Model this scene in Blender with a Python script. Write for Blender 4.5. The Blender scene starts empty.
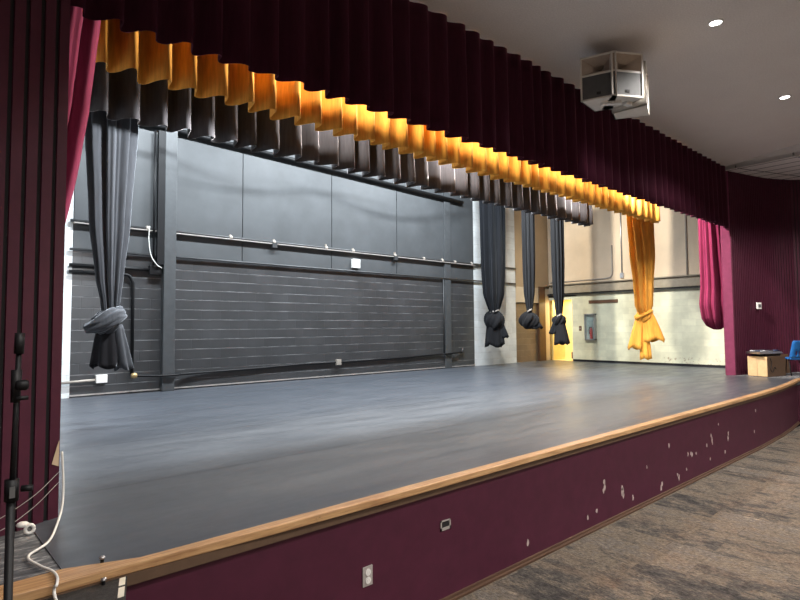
import bpy, bmesh, math, random
from mathutils import Vector, Matrix
R = random.Random(7)
sc = bpy.context.scene
COL = sc.collection
PI = math.pi

# ------------------------------------------------------------------ materials
class NT:
    def __init__(s, name):
        s.m = bpy.data.materials.new(name); s.m.use_nodes = True
        s.t = s.m.node_tree; s.n = s.t.nodes; s.l = s.t.links
        s.b = s.n['Principled BSDF']
    def node(s, typ, **kw):
        n = s.n.new(typ)
        for k, v in kw.items():
            if k.startswith('i_'):
                key = k[2:]
                key = int(key) if key.isdigit() else key.replace('_', ' ')
                n.inputs[key].default_value = v
            else: setattr(n, k, v)
        return n
    def link(s, a, b): s.l.new(a, b)
    def coords(s, scale=(1,1,1), rot=(0,0,0), loc=(0,0,0)):
        tc = s.node('ShaderNodeTexCoord'); mp = s.node('ShaderNodeMapping')
        mp.inputs['Scale'].default_value = scale; mp.inputs['Rotation'].default_value = rot; mp.inputs['Location'].default_value = loc
        s.link(tc.outputs['Object'], mp.inputs['Vector']); return mp.outputs['Vector']
    def noise(s, vec, scale, detail=4, rough=.6):
        n = s.node('ShaderNodeTexNoise'); n.inputs['Scale'].default_value = scale
        n.inputs['Detail'].default_value = detail; n.inputs['Roughness'].default_value = rough
        if vec is not None: s.link(vec, n.inputs['Vector'])
        return n.outputs['Fac']
    def ramp(s, fac, stops):
        r = s.node('ShaderNodeValToRGB'); e = r.color_ramp.elements
        while len(e) < len(stops): e.new(.5)
        for k, (p, c) in enumerate(stops):
            e[k].position = p; e[k].color = (c[0], c[1], c[2], 1) if hasattr(c, '__len__') else (c, c, c, 1)
        s.link(fac, r.inputs['Fac']); return r.outputs['Color']
    def mix(s, fac, a, b, mode='MIX'):
        x = s.node('ShaderNodeMix', data_type='RGBA', blend_type=mode)
        for v, k in ((fac, 0), (a, 6), (b, 7)):
            if hasattr(v, 'links'): s.link(v, x.inputs[k])
            elif isinstance(v, (int, float)): x.inputs[k].default_value = v
            else: x.inputs[k].default_value = (*v[:3], 1)
        return x.outputs[2]
    def math(s, op, a, b=0.0, c=None):
        x = s.node('ShaderNodeMath', operation=op)
        for k, v in enumerate((a, b) if c is None else (a, b, c)):
            if hasattr(v, 'links'): s.link(v, x.inputs[k])
            else: x.inputs[k].default_value = v
        return x.outputs[0]
    def bump(s, h, strength=.3, dist=.01):
        b = s.node('ShaderNodeBump'); b.inputs['Strength'].default_value = strength; b.inputs['Distance'].default_value = dist
        s.link(h, b.inputs['Height']); s.link(b.outputs['Normal'], s.b.inputs['Normal'])
    def base(s, v):
        if hasattr(v, 'links'): s.link(v, s.b.inputs['Base Color'])
        else: s.b.inputs['Base Color'].default_value = (*v, 1)
    def set(s, rough=None, metal=None, sheen=None, spec=None, sheen_rough=None, tint=None):
        if rough is not None:
            if hasattr(rough, 'links'): s.link(rough, s.b.inputs['Roughness'])
            else: s.b.inputs['Roughness'].default_value = rough
        if metal is not None: s.b.inputs['Metallic'].default_value = metal
        if spec is not None: s.b.inputs['Specular IOR Level'].default_value = spec
        if sheen is not None: s.b.inputs['Sheen Weight'].default_value = sheen
        if sheen_rough is not None: s.b.inputs['Sheen Roughness'].default_value = sheen_rough
        if tint is not None: s.b.inputs['Sheen Tint'].default_value = (*tint, 1)

def plain(name, col, rough=.6, metal=0, spec=.5, var=.12, scale=9):
    t = NT(name); v = t.coords()
    n = t.noise(v, scale)
    lo = tuple(c*(1-var) for c in col); hi = tuple(min(1, c*(1+var)) for c in col)
    t.base(t.ramp(n, [(.3, lo), (.7, hi)])); t.set(rough, metal, spec=spec); return t.m

def cloth(name, col, sheen=.3, tint=(1,1,1), rough=.9, var=.18):
    t = NT(name); v = t.coords((1,1,.12))
    n = t.noise(v, 30, 3)
    lo = tuple(c*(1-var) for c in col); hi = tuple(c*(1+var) for c in col)
    t.base(t.ramp(n, [(.3, lo), (.7, hi)])); t.set(rough, sheen=sheen, sheen_rough=.35, spec=.15, tint=tint)
    w = t.noise(t.coords(), 240, 2); t.bump(w, .15, .002); return t.m

def blocks(name, col, joint, plane, course=.184, length=.37, rough=.5, jamount=.8, bump=.5, zoff=.88, patch=None):
    """painted concrete block; plane 'xz' or 'yz'"""
    t = NT(name)
    tc = t.node('ShaderNodeTexCoord'); sx = t.node('ShaderNodeSeparateXYZ'); t.link(tc.outputs['Object'], sx.inputs[0])
    cx = t.node('ShaderNodeCombineXYZ')
    t.link(sx.outputs['X' if plane == 'xz' else 'Y'], cx.inputs[0])
    t.link(t.math('SUBTRACT', sx.outputs['Z'], zoff), cx.inputs[1])
    br = t.node('ShaderNodeTexBrick', offset=.5)
    t.link(cx.outputs[0], br.inputs['Vector'])
    for k, v in (('Scale', 1), ('Mortar Size', .006), ('Mortar Smooth', .35), ('Bias', 0), ('Brick Width', length), ('Row Height', course)): br.inputs[k].default_value = v
    br.inputs['Color1'].default_value = (.85, .85, .85, 1); br.inputs['Color2'].default_value = (1, 1, 1, 1); br.inputs['Mortar'].default_value = (.9, .9, .9, 1)
    n = t.noise(tc.outputs['Object'], 1.6, 5)
    body = t.ramp(n, [(.3, tuple(c*.8 for c in col)), (.7, tuple(c*1.15 for c in col))])
    body = t.mix(1.0, body, br.outputs['Color'], 'MULTIPLY')
    # horizontal joint lines, broken up; on black blocks light from above painted in
    fr = t.math('FRACT', t.math('DIVIDE', cx.outputs[0].node.inputs[1].links[0].from_socket, course))
    hj = t.math('GREATER_THAN', t.math('ABSOLUTE', t.math('SUBTRACT', fr, .5)), .5-.035)
    brk = t.ramp(t.noise(t.coords((2.0, 2.0, 5)), 1.5, 5), [(.42, 0), (.62, 1)])
    amt = t.math('MULTIPLY', hj, t.math('MULTIPLY', brk, jamount))
    body = t.mix(amt, body, joint)
    if patch: body = patch(t, body, tc.outputs['Object'])
    t.base(body); t.set(rough)
    hgt = t.math('SUBTRACT', t.math('MULTIPLY', t.noise(tc.outputs['Object'], 60, 3), .25), br.outputs['Fac'])
    t.bump(hgt, bump, .006); return t.m

MAROON = (.062, .0105, .0265)
M = {}
def mats():
    M['maroon_paint'] = plain('maroon_paint', MAROON, .55, spec=.35)
    M['lit_jamb_paint'] = plain('lit_jamb_paint', (.20, .038, .088), .6, spec=.3)  # stage light on the maroon jamb put into a brighter colour
    M['slat_paint'] = plain('slat_paint', (.066, .0105, .026), .6, spec=.3)
    M['groove'] = plain('groove_black', (.006, .005, .006), .8)
    M['valance'] = cloth('maroon_velour', (.042, .0065, .017), .18, (1, .3, .45))
    M['house'] = cloth('lit_maroon_velour', (.25, .03, .085), .15, (1, .4, .6))  # maroon house curtains; pink stage light put into the cloth colour
    M['gold'] = cloth('gold_velour', (.70, .33, .055), .3, (1, .75, .35))
    M['black_cloth'] = cloth('black_velour', (.050, .047, .049), .7, (.95, .88, .88))
    M['leg_cloth'] = cloth('charcoal_cloth', (.055, .060, .068), .5, (.8, .87, .95)); M['leg_dark'] = cloth('black_leg_cloth', (.011, .012, .015), .12, (.8, .87, .95)); M['tail_dark'] = cloth('black_tail_cloth', (.012, .012, .014), .15, (.8, .87, .95))
    M['black_metal'] = plain('black_metal', (.008, .008, .009), .5, 0, .25)
    M['dark_pipe'] = plain('painted_pipe', (.045, .046, .048), .45, .2)
    M['pale_pipe'] = plain('pale_pipe', (.33, .29, .25), .5)
    M['white_plastic'] = plain('white_plastic', (.72, .70, .67), .5, var=.05)
    M['spk_shell'] = plain('speaker_shell', (.60, .57, .52), .5, var=.06)
    M['horn'] = plain('horn_beige', (.38, .31, .25), .6)
    M['grille'] = plain('grille_grey', (.08, .08, .08), .7)
    M['cream'] = plain('cream_paint', (.60, .50, .36), .6, var=.08, scale=2)
    M['tan'] = plain('tan_paint', (.40, .29, .175), .6, var=.1, scale=1.3)
    M['upper_tan'] = plain('upper_tan', (.60, .47, .335), .6, var=.10, scale=1.1)
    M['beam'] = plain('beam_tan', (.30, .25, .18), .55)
    M['beam_shadow'] = plain('beam_shadow', (.02, .018, .015), .6)
    M['yellow'] = plain('yellow_door', (.78, .62, .26), .5, var=.06)
    M['brownmetal'] = plain('brown_trim', (.12, .055, .025), .5)
    M['plywood_black'] = plain('black_panel', (.054, .058, .062), .55, var=.16, scale=1.7)
    M['column'] = plain('black_column', (.06, .064, .068), .45)
    M['red'] = plain('red_enamel', (.55, .02, .02), .3)
    M['steel'] = plain('steel', (.5, .5, .52), .35, .9)
    M['brass'] = plain('brass', (.55, .38, .18), .4, .7)
    M['teal'] = plain('cabinet_inside', (.30, .42, .44), .5)
    M['cardboard'] = plain('pale_wood', (.58, .40, .21), .6, scale=14)
    M['brown_wood'] = plain('brown_wood', (.10, .058, .034), .6, scale=14)
    M['blue'] = plain('blue_plastic', (.02, .17, .52), .4)
    M['black_plastic'] = plain('black_plastic', (.008, .008, .009), .5, 0, .25)
    M['dark_blue'] = plain('dark_blue', (.02, .03, .07), .5)
    M['white_cord'] = plain('white_cord', (.75, .74, .70), .5)
    M['tape'] = plain('pale_tape', (.75, .72, .60), .6)
    M['tag'] = plain('tan_paper', (.55, .42, .28), .8)
    M['loft'] = plain('loft_dark', (.03, .03, .03), .9)
    M['hallwall'] = plain('hall_wall', (.72, .68, .64), .8)
    M['grey_plate'] = plain('grey_plate', (.34, .31, .29), .5)
    M['chip'] = plain('chipped_plaster', (.42, .33, .31), .8)
    # blocks
    M['block_black'] = blocks('black_blocks', (.050, .051, .054), (.20, .20, .205), 'xz', rough=.38)
    M['block_white'] = blocks('white_blocks', (.74, .77, .78), (.40, .38, .35), 'xz', rough=.55, jamount=.5)
    M['block_brown'] = blocks('brown_blocks', (.20, .135, .08), (.32, .24, .16), 'xz', rough=.5, jamount=.5)
    def scuffs(t, body, co):
        sx = t.node('ShaderNodeSeparateXYZ'); t.link(co, sx.inputs[0])
        band = t.math('MULTIPLY', t.math('LESS_THAN', sx.outputs['Z'], 1.12), t.math('LESS_THAN', sx.outputs['Y'], 6.6))
        n = t.ramp(t.noise(co, 9, 6, .75), [(.54, 0), (.60, 1)])
        return t.mix(t.math('MULTIPLY', band, t.math('MULTIPLY', n, .7)), body, (.22, .13, .06))
    M['block_cream'] = blocks('cream_blocks', (.70, .68, .50), (.50, .46, .33), 'yz', rough=.5, jamount=.35, bump=.35, patch=scuffs)
    # vinyl dance floor
    t = NT('vinyl_floor'); co = t.coords()
    sx = t.node('ShaderNodeSeparateXYZ'); t.link(co, sx.inputs[0])
    n1 = t.noise(t.coords((.35, 1.3, 1)), 1.2, 5); n2 = t.noise(co, 14, 6)
    c = t.ramp(n1, [(.25, (.051, .058, .072)), (.75, (.067, .076, .092))])
    c = t.mix(.25, c, t.ramp(n2, [(.3, (.04, .043, .05)), (.7, (.10, .105, .115))]))
    fr = t.math('FRACT', t.math('DIVIDE', t.math('SUBTRACT', sx.outputs['Y'], 2.62), 1.6))
    seam = t.math('LESS_THAN', fr, .012)
    c = t.mix(t.math('MULTIPLY', seam, .7), c, (.018, .019, .022))
    t.base(c); t.set(t.ramp(t.noise(t.coords((.5, 2, 1)), 2.5, 5), [(.3, .30), (.7, .46)]), spec=.45)
    t.bump(n2, .04, .004); M['vinyl'] = t.m
    # worn black boards
    t = NT('worn_boards'); co = t.coords((1, 1, 1), (0, 0, .5))
    n = t.noise(t.coords((2, 9, 1), (0, 0, .45)), 3.5, 7, .75)
    t.base(t.ramp(n, [(.40, (.045, .048, .055)), (.52, (.095, .10, .108)), (.62, (.34, .34, .34))])); t.set(.6); M['worn'] = t.m
    # oak nosing
    t = NT('oak_edge')
    n = t.noise(t.coords((1.2, 30, 20)), 2.2, 6, .7); n2 = t.noise(t.coords(), 2.0, 3)
    c = t.ramp(n, [(.3, (.27, .135, .06)), (.55, (.50, .30, .14)), (.75, (.66, .45, .25))])
    c = t.mix(t.ramp(n2, [(.55, 0), (.8, .6)]), c, (.24, .10, .04))
    d = t.ramp(t.noise(t.coords((3, 9, 4)), 3, 6, .8), [(.66, 0), (.71, .75)])
    c = t.mix(d, c, (.06, .035, .02)); t.base(c); t.set(.4); M['oak'] = t.m
    t = NT('oak_base'); n = t.noise(t.coords((1.2, 30, 30)), 2.0, 6, .7)
    t.base(t.ramp(n, [(.3, (.055, .026, .016)), (.7, (.125, .068, .04))])); t.set(.5); M['oak_base'] = t.m
    # plaster ceiling
    t = NT('plaster_ceiling'); co = t.coords(); n = t.noise(co, 1.1, 5); f = t.noise(co, 55, 4, .8)
    c = t.ramp(n, [(.3, (.70, .655, .63)), (.7, (.79, .75, .72))])
    c = t.mix(.4, c, t.ramp(f, [(.35, (.5, .46, .44)), (.65, (.86, .82, .80))]))
    t.base(c); t.set(.9, spec=.1); t.bump(f, .5, .01); M['plaster'] = t.m
    # tile ceiling
    t = NT('ceiling_tiles'); br = t.node('ShaderNodeTexBrick', offset=0)
    t.link(t.coords((1, 1, 1), (0, 0, -1.18)), br.inputs['Vector'])
    for k, v in (('Scale', 1), ('Mortar Size', .02), ('Mortar Smooth', .1), ('Brick Width', 1.25), ('Row Height', .38)): br.inputs[k].default_value = v
    br.inputs['Color1'].default_value = (.72, .68, .66, 1); br.inputs['Color2'].default_value = (.78, .74, .72, 1); br.inputs['Mortar'].default_value = (.02, .018, .018, 1)
    t.base(br.outputs['Color']); t.set(.9); M['tiles'] = t.m
    # carpet
    t = NT('carpet_tiles'); br = t.node('ShaderNodeTexBrick', offset=.37)
    t.link(t.coords((1, 1, 1), (0, 0, PI/2)), br.inputs['Vector'])
    for k, v in (('Scale', 1), ('Mortar Size', .004), ('Mortar Smooth', .2), ('Bias', 0), ('Brick Width', .92), ('Row Height', .31)): br.inputs[k].default_value = v
    br.inputs['Color1'].default_value = (.0, .0, .0, 1); br.inputs['Color2'].default_value = (1, 1, 1, 1); br.inputs['Mortar'].default_value = (.3, .3, .3, 1)
    nz = t.node('ShaderNodeTexNoise', noise_dimensions='4D'); nz.inputs['Scale'].default_value = 4.2; nz.inputs['Detail'].default_value = 9; nz.inputs['Roughness'].default_value = .78
    t.link(t.coords((1.8, .95, 1)), nz.inputs['Vector']); t.link(t.math('MULTIPLY', br.outputs['Color'], 40), nz.inputs['W'])
    st = nz.outputs['Fac']; pile = t.noise(t.coords((1.3, .6, 1)), 42, 5, .85)
    f = t.math('ADD', t.math('MULTIPLY', br.outputs['Color'], .17), t.math('MULTIPLY', st, .83))
    c = t.ramp(f, [(.36, (.040, .037, .036)), (.46, (.088, .077, .068)), (.53, (.160, .128, .096)), (.60, (.112, .099, .088)), (.70, (.235, .19, .145))])
    w = t.noise(t.coords((1.3, .35, 1), (0, 0, 0), (5, 3, 0)), 2.5, 3)
    c = t.mix(t.ramp(w, [(.52, 0), (.75, .35)]), c, (.17, .115, .08))
    c = t.mix(1.0, c, t.ramp(pile, [(.30, .25), (.70, 1.75)]), 'MULTIPLY')
    t.base(c); t.set(1.0, spec=.05); t.bump(pile, .7, .006); M['carpet'] = t.m
    # steps tread
    t = NT('dark_tread'); n = t.noise(t.coords(), 40, 5, .8)
    t.base(t.ramp(n, [(.35, (.008, .008, .008)), (.6, (.03, .028, .026)), (.8, (.10, .10, .10))])); t.set(.8); t.bump(n, .5, .006); M['tread'] = t.m
    # lamp lens
    t = NT('lamp_lens'); t.base((1, .95, .9)); t.b.inputs['Emission Color'].default_value = (1, .96, .92, 1); t.b.inputs['Emission Strength'].default_value = 14; M['lens'] = t.m
    # clear pane
    t = NT('clear_pane'); out = [n for n in t.n if n.type == 'OUTPUT_MATERIAL'][0]
    tr = t.node('ShaderNodeBsdfTransparent'); gl = t.node('ShaderNodeBsdfGlossy'); gl.inputs['Roughness'].default_value = .08
    ms = t.node('ShaderNodeMixShader'); ms.inputs[0].default_value = .12
    t.link(tr.outputs[0], ms.inputs[1]); t.link(gl.outputs[0], ms.inputs[2]); t.link(ms.outputs[0], out.inputs['Surface']); M['pane'] = t.m
mats()

# ------------------------------------------------------------------ mesh helpers
LOC = {}
class MB:
    def __init__(s): s.v = []; s.f = []; s.mi = []
    def add(s, vs, fs, mi=0):
        o = len(s.v); s.v += [Vector(v) for v in vs]; s.f += [[o+i for i in f] for f in fs]; s.mi += [mi]*len(fs); return s
    def box(s, a, b, mi=0):
        x0, y0, z0 = a; x1, y1, z1 = b
        return s.add([(x0,y0,z0),(x1,y0,z0),(x1,y1,z0),(x0,y1,z0),(x0,y0,z1),(x1,y0,z1),(x1,y1,z1),(x0,y1,z1)],
                     [(3,2,1,0),(4,5,6,7),(0,1,5,4),(1,2,6,5),(2,3,7,6),(3,0,4,7)], mi)
    def hexa(s, bot, top, mi=0):
        n = len(bot)
        return s.add(list(bot)+list(top), [tuple(reversed(range(n))), tuple(range(n, 2*n))]+[(i, (i+1)%n, n+(i+1)%n, n+i) for i in range(n)], mi)
    def prism(s, poly, z0, z1, mi=0):
        return s.hexa([(x, y, z0) for x, y in poly], [(x, y, z1) for x, y in poly], mi)
    def obox(s, c, ax, ay, az, mi=0):
        """centre and three half-axis vectors"""
        c, ax, ay, az = map(Vector, (c, ax, ay, az))
        return s.hexa([c-ax-ay-az, c+ax-ay-az, c+ax+ay-az, c-ax+ay-az], [c-ax-ay+az, c+ax-ay+az, c+ax+ay+az, c-ax+ay+az], mi)
    def tube(s, pts, r, n=10, caps=True, mi=0, ridge=0):
        pts = [Vector(p) for p in pts]; rs = r if isinstance(r, (list, tuple)) else [r]*len(pts)
        vs = []; fs = []; prev = None
        for i, p in enumerate(pts):
            d = (pts[min(i+1, len(pts)-1)]-pts[max(i-1, 0)]).normalized()
            if prev is None:
                a = d.cross(Vector((0,0,1)));  a = a if a.length > .1 else d.cross(Vector((0,1,0)))
            else: a = prev - d*prev.dot(d)
            a.normalize(); b = d.cross(a); prev = a
            for k in range(n):
                t = 2*PI*k/n; q = rs[i]*(1+ridge*math.sin(5*t+.35*i)+ridge*.5*math.sin(9*t-.2*i)); vs.append(p+a*(math.cos(t)*q)+b*(math.sin(t)*q))
        for i in range(len(pts)-1):
            for k in range(n): fs.append((i*n+k, i*n+(k+1)%n, (i+1)*n+(k+1)%n, (i+1)*n+k))
        if caps: fs += [tuple(reversed(range(n))), tuple((len(pts)-1)*n+k for k in range(n))]
        return s.add(vs, fs, mi)
    def lathe(s, c, prof, n=24, axis='z', mi=0):
        """prof: (radius, height) pairs"""
        vs = []; fs = []; c = Vector(c)
        for r, h in prof:
            for k in range(n):
                t = 2*PI*k/n; u, w = r*math.cos(t), r*math.sin(t)
                vs.append(c+Vector({'z': (u, w, h), 'x': (h, u, w), 'y': (u, h, w)}[axis]))
        for i in range(len(prof)-1):
            for k in range(n): fs.append((i*n+k, i*n+(k+1)%n, (i+1)*n+(k+1)%n, (i+1)*n+k))
        fs += [tuple(reversed(range(n))), tuple((len(prof)-1)*n+k for k in range(n))]
        return s.add(vs, fs, mi)
    def grid(s, rows, closed=False, mi=0):
        n = len(rows[0]); vs = [p for r in rows for p in r]; fs = []
        for i in range(len(rows)-1):
            for k in range(n if closed else n-1): fs.append((i*n+k, i*n+(k+1)%n, (i+1)*n+(k+1)%n, (i+1)*n+k))
        return s.add(vs, fs, mi)
    def build(s, name, mat, parent=None, smooth=False, solid=0, bevel=0, fixn=True):
        off = LOC.get(parent.name, Vector((0,0,0))) if parent else Vector((0,0,0))
        me = bpy.data.meshes.new(name); me.from_pydata([v-off for v in s.v], [], s.f); me.update()
        ml = mat if isinstance(mat, (list, tuple)) else [mat]
        for m in ml: me.materials.append(M[m] if isinstance(m, str) else m)
        for p, i in zip(me.polygons, s.mi): p.material_index = i
        if fixn:
            bm = bmesh.new(); bm.from_mesh(me); bmesh.ops.recalc_face_normals(bm, faces=bm.faces); bm.to_mesh(me); bm.free()
        if smooth:
            for p in me.polygons: p.use_smooth = True
        o = bpy.data.objects.new(name, me); COL.objects.link(o)
        if parent: o.parent = parent; LOC[o.name] = off
        if bevel:
            b = o.modifiers.new('bevel', 'BEVEL'); b.width = bevel; b.segments = 2; b.limit_method = 'ANGLE'
        if solid:
            m = o.modifiers.new('thick', 'SOLIDIFY'); m.thickness = solid; m.offset = 0
        return o
def tag(o, label, cat, group=None, kind=None):
    o['label'] = label; o['category'] = cat
    if group: o['group'] = group
    if kind: o['kind'] = kind
    return o
def struct(o, label, cat): return tag(o, label, cat, kind='structure')
def thing(name, label, cat, loc, group=None):
    o = bpy.data.objects.new(name, None); COL.objects.link(o); o.location = loc; o.empty_display_size = .1
    LOC[o.name] = Vector(loc); return tag(o, label, cat, group)
def dup(root, loc, label=None):
    r = root.copy(); COL.objects.link(r); r.location = loc
    if label: r['label'] = label
    for ch in list(root.children):
        c = ch.copy(); COL.objects.link(c); c.parent = r
        for g in list(ch.children):
            d = g.copy(); COL.objects.link(d); d.parent = c
    return r
def bez(pts, n=8):
    """Catmull-Rom through points"""
    P = [Vector(p) for p in pts]; P = [P[0]*2-P[1]]+P+[P[-1]*2-P[-2]]; out = []
    for i in range(1, len(P)-2):
        for k in range(n):
            t = k/n; a, b, c, d = P[i-1:i+3]
            out.append(.5*((2*b)+(c-a)*t+(2*a-5*b+4*c-d)*t*t+(3*b-a-3*c+d)*t**3))
    out.append(P[-2]); return out
def lerp(tab, z):
    """piecewise smooth interpolation in a (z, value...) table sorted by z descending"""
    if z >= tab[0][0]: return tab[0][1:]
    for a, b in zip(tab, tab[1:]):
        if z >= b[0]:
            t = (a[0]-z)/(a[0]-b[0]); t = t*t*(3-2*t)*.5+t*.5
            return tuple(x+(y-x)*t for x, y in zip(a[1:], b[1:]))
    return tab[-1][1:]

ZS = .882           # stage level
# ------------------------------------------------------------------ SETTING
def setting():
    struct(MB().box((-4, -10, -.1), (17, 2.9, 0)).build('floor', 'carpet'), 'mottled brown and grey carpet tiles of the hall floor', 'floor')
    # apron: front face polyline, chips as thin flakes in the same mesh
    front = [(-1.6, 2.82), (10.3, 2.82), (11.6, 2.855), (12.6, 2.92), (13.42, 3.0)]
    a = MB()
    back = [(x, y+.12) for x, y in front]
    a.prism(front+back[::-1], 0, .835)
    rr = random.Random(3)
    chips = [(5.24,.41,.95),(5.25,.36,.9),(5.22,.33,.7),(4.91,.14,.6),(5.08,.16,.7),(5.61,.28,.85),(5.62,.24,1.1),(5.63,.2,.8),(5.85,.13,.8),(7.06,.12,1),(7.02,.16,.6),(6.55,.1,1.0),(6.58,.14,.8),(6.8,.55,.8),(7.36,.36,.8),(7.49,.33,.9),(7.45,.35,.7),(7.62,.33,.6),(8.19,.42,1.1),(8.16,.48,.8),(8.2,.38,.7),(8.0,.37,.8),(8.81,.36,1.1),(8.83,.42,.7),(8.67,.18,.8),(8.1,.18,.5),(10.1,.62,.8),(10.0,.3,.7),(6.2,.4,.5),(7.3,.18,.6),(3.93,.15,.9),(8.45,.6,.5)]
    for x, z, k in chips:
        n = 8; ring = []
        for i in range(n):
            t = 2*PI*i/n; q = .022*k*(.6+.7*rr.random())
            ring.append((x+q*1.1*math.cos(t), z+q*1.7*math.sin(t)))
        a.hexa([(u, 2.8185, w) for u, w in ring], [(u, 2.821, w) for u, w in ring], 1)
    struct(a.build('stage_front', ['maroon_paint', 'chip']), 'maroon painted front wall of the stage with chipped patches', 'stage front')
    # panel seams are thin shadow gaps covered by battens: a slim return at the right end
    struct(MB().prism([(13.42, 3.0), (13.5, 2.9), (15.9, 2.9), (15.9, 3.05), (13.42, 3.12)], 0, .835).build('stage_front', 'maroon_paint'), 'short maroon return of the stage front at its far right end', 'stage front')
    b = MB()
    for (x0, y0), (x1, y1) in zip(front, front[1:]):
        b.prism([(x0, y0-.018), (x1, y1-.018), (x1, y1+.004), (x0, y0+.004)], 0, .036)
        b.prism([(x0, y0-.018-.02), (x1, y1-.038), (x1, y1-.01), (x0, y0-.01)], 0, .018)
    struct(b.build('baseboard_front', 'oak_base'), 'brown wood base strip along the foot of the stage front', 'baseboard')
    # oak nosing
    fr2 = [(-1.6, 2.80), (.775, 2.80), (1.5, 2.772), (2.4, 2.76), (10.3, 2.76), (11.6, 2.795), (12.6, 2.86), (13.42, 2.94), (15.9, 2.86)]
    inn = [(15.9, 2.98), (13.42, 3.03), (12.6, 2.955), (11.6, 2.885), (10.3, 2.85), (.84, 2.85), (.54, 2.955), (-.2, 2.93), (-1.6, 2.93)]
    n = MB().prism(fr2+inn, .842, .888)
    struct(n.build('stage_edge', 'oak', bevel=.006), 'worn oak edging along the lip of the stage', 'stage edge')
    m = MB()
    for (x0, y0), (x1, y1) in zip(front, front[1:]):
        m.prism([(x0, y0-.028), (x1, y1-.028), (x1, y1+.01), (x0, y0+.01)], .79, .8415)
    struct(m.build('trim_1', 'brown_wood'), 'dark brown moulding under the oak stage edge', 'banding')
    # stage floor
    struct(MB().prism([(-1.6, 2.9), (15.9, 2.95), (15.9, 10.6), (-1.6, 10.6)], .78, ZS-.006).build('stage_floor', 'worn'), 'worn black boards at the left corner of the stage', 'stage floor')
    struct(MB().prism([(.535, 2.953), (.84, 2.846), (10.3, 2.846), (11.6, 2.88), (12.6, 2.95), (13.42, 3.025), (13.45, 4.3), (15.78, 4.5), (15.78, 10.24), (-1.0, 10.24), (-1.0, 4.4), (.5, 4.3)], ZS-.006, ZS).build('stage_floor_covering', 'vinyl'), 'grey black vinyl dance floor covering the stage', 'stage floor')
    # back wall of the stage
    y0, y1 = 10.25, 10.42
    w = MB()
    w.box((-1.2, y0, ZS-.1), (1.9, y1, 7.2), 2)
    w.box((1.9, y0, ZS-.1), (11.93, y1, 3.30), 0)
    seams = [1.9, 4.87, 7.03, 9.0, 10.72, 11.93]
    for p, q in zip(seams, seams[1:]): w.box((p+.009, y0, 3.306), (q-.009, y1-.05, 3.74), 1); w.box((p+.009, y0-.012, 3.77), (q-.009, y1-.05, 7.2), 1)
    w.box((1.9, y0+.03, 3.3), (11.93, y1, 7.2), 3)
    w.box((11.93, y0, ZS-.1), (13.9, y1, 7.2), 2)
    struct(w.build('wall_back', ['block_black', 'plywood_black', 'block_white', 'groove']), 'black painted block and panel back wall of the stage', 'wall')
    struct(MB().box((3.313, y0-.14, ZS), (3.525, y0, 7.2)).build('trim_2', 'column', bevel=.008), 'black boxed column on the back wall near its left end', 'column')
    struct(MB().box((10.70, y0-.05, ZS), (10.93, y0, 7.2)).build('trim_3', 'column', bevel=.006), 'black boxed column on the back wall near its right end', 'column')
    struct(MB().box((1.9, y0-.015, .905), (3.31, y0, .928)).box((3.53, y0-.015, .905), (11.93, y0, .928)).build('baseboard_back', 'grey_plate'), 'pale scuffed strip at the foot of the black back wall', 'baseboard')
    # corner recess: brown block infill with cream lintel
    v = MB()
    v.box((13.9, 10.36, ZS-.1), (15.2, 10.5, 2.74), 0); v.box((13.9, 10.30, 2.76), (15.2, 10.5, 3.25), 1)
    v.box((15.2, 10.28, ZS-.1), (15.55, 10.5, 3.3), 2); v.box((15.55, 10.3, ZS-.1), (15.82, 10.5, 3.3), 1)
    v.box((13.9, 10.30, 3.25), (15.82, 10.5, 7.2), 3)
    struct(v.build('wall_corner', ['block_brown', 'cream', 'brownmetal', 'tan']), 'brown block infill under a cream lintel in the far corner', 'wall')
    # right wall with niche
    x0, x1 = 15.8, 16.0
    w = MB()
    w.box((x0, 4.36, ZS-.1), (x1, 9.46, 3.05), 0)
    w.box((x0, 9.46, 2.86), (x1, 10.32, 3.05), 0)
    w.box((x0, 4.36, 3.05), (x1, 10.32, 7.2), 1)
    struct(w.build('wall_right', ['block_cream', 'upper_tan']), 'cream block wall of the right wing under tan upper panels', 'wall')
    w = MB().box((x1, 9.34, ZS-.1), (17.2, 9.46, 3.0)).box((x1, 10.30, ZS-.1), (17.2, 10.42, 3.0)).box((x0, 9.3, 2.95), (17.2, 10.42, 3.04)).box((15.9, 9.46, ZS-.1), (17.2, 10.3, ZS))
    struct(w.build('wall_niche', 'yellow'), 'yellow painted door recess in the far right corner', 'wall')
    d = MB().box((16.72, 9.46, ZS), (16.78, 10.3, 2.95)).build('door_1', 'yellow')
    struct(d, 'pale yellow door with a narrow dark window in the far right corner', 'door')
    MB().box((16.70, 9.55, 1.75), (16.72, 9.70, 2.45)).build('window_pane', 'black_plastic', d)
    MB().box((16.70, 9.62, ZS+.02), (16.72, 10.05, 1.12)).build('kick_plate', 'brownmetal', d)
    MB().lathe((16.69, 9.56, 1.7), [(.0, -.05), (.03, -.045), (.03, -.01), (.012, 0), (.012, .02)], 12, 'x').build('door_knob', 'brass', d, True)
    struct(MB().box((x0-.03, 4.4, ZS), (x0, 9.44, .945)).build('baseboard_right', 'groove'), 'black base strip along the cream right wall', 'baseboard')
    b = MB().box((x0-.12, 4.4, 3.34), (x0, 10.28, 3.372)).box((x0-.025, 4.4, 3.06), (x0, 10.28, 3.34)).box((x0-.12, 4.4, 3.03), (x0, 10.28, 3.06), 1).box((x0-.12, 4.4, 3.0), (x0-.09, 10.28, 3.06), 1)  # gap shadow under the beam painted as a dark lower flange
    struct(b.build('trim_4', ['beam', 'beam_shadow']), 'tan steel channel beam along the right wing wall', 'beam')
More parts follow.
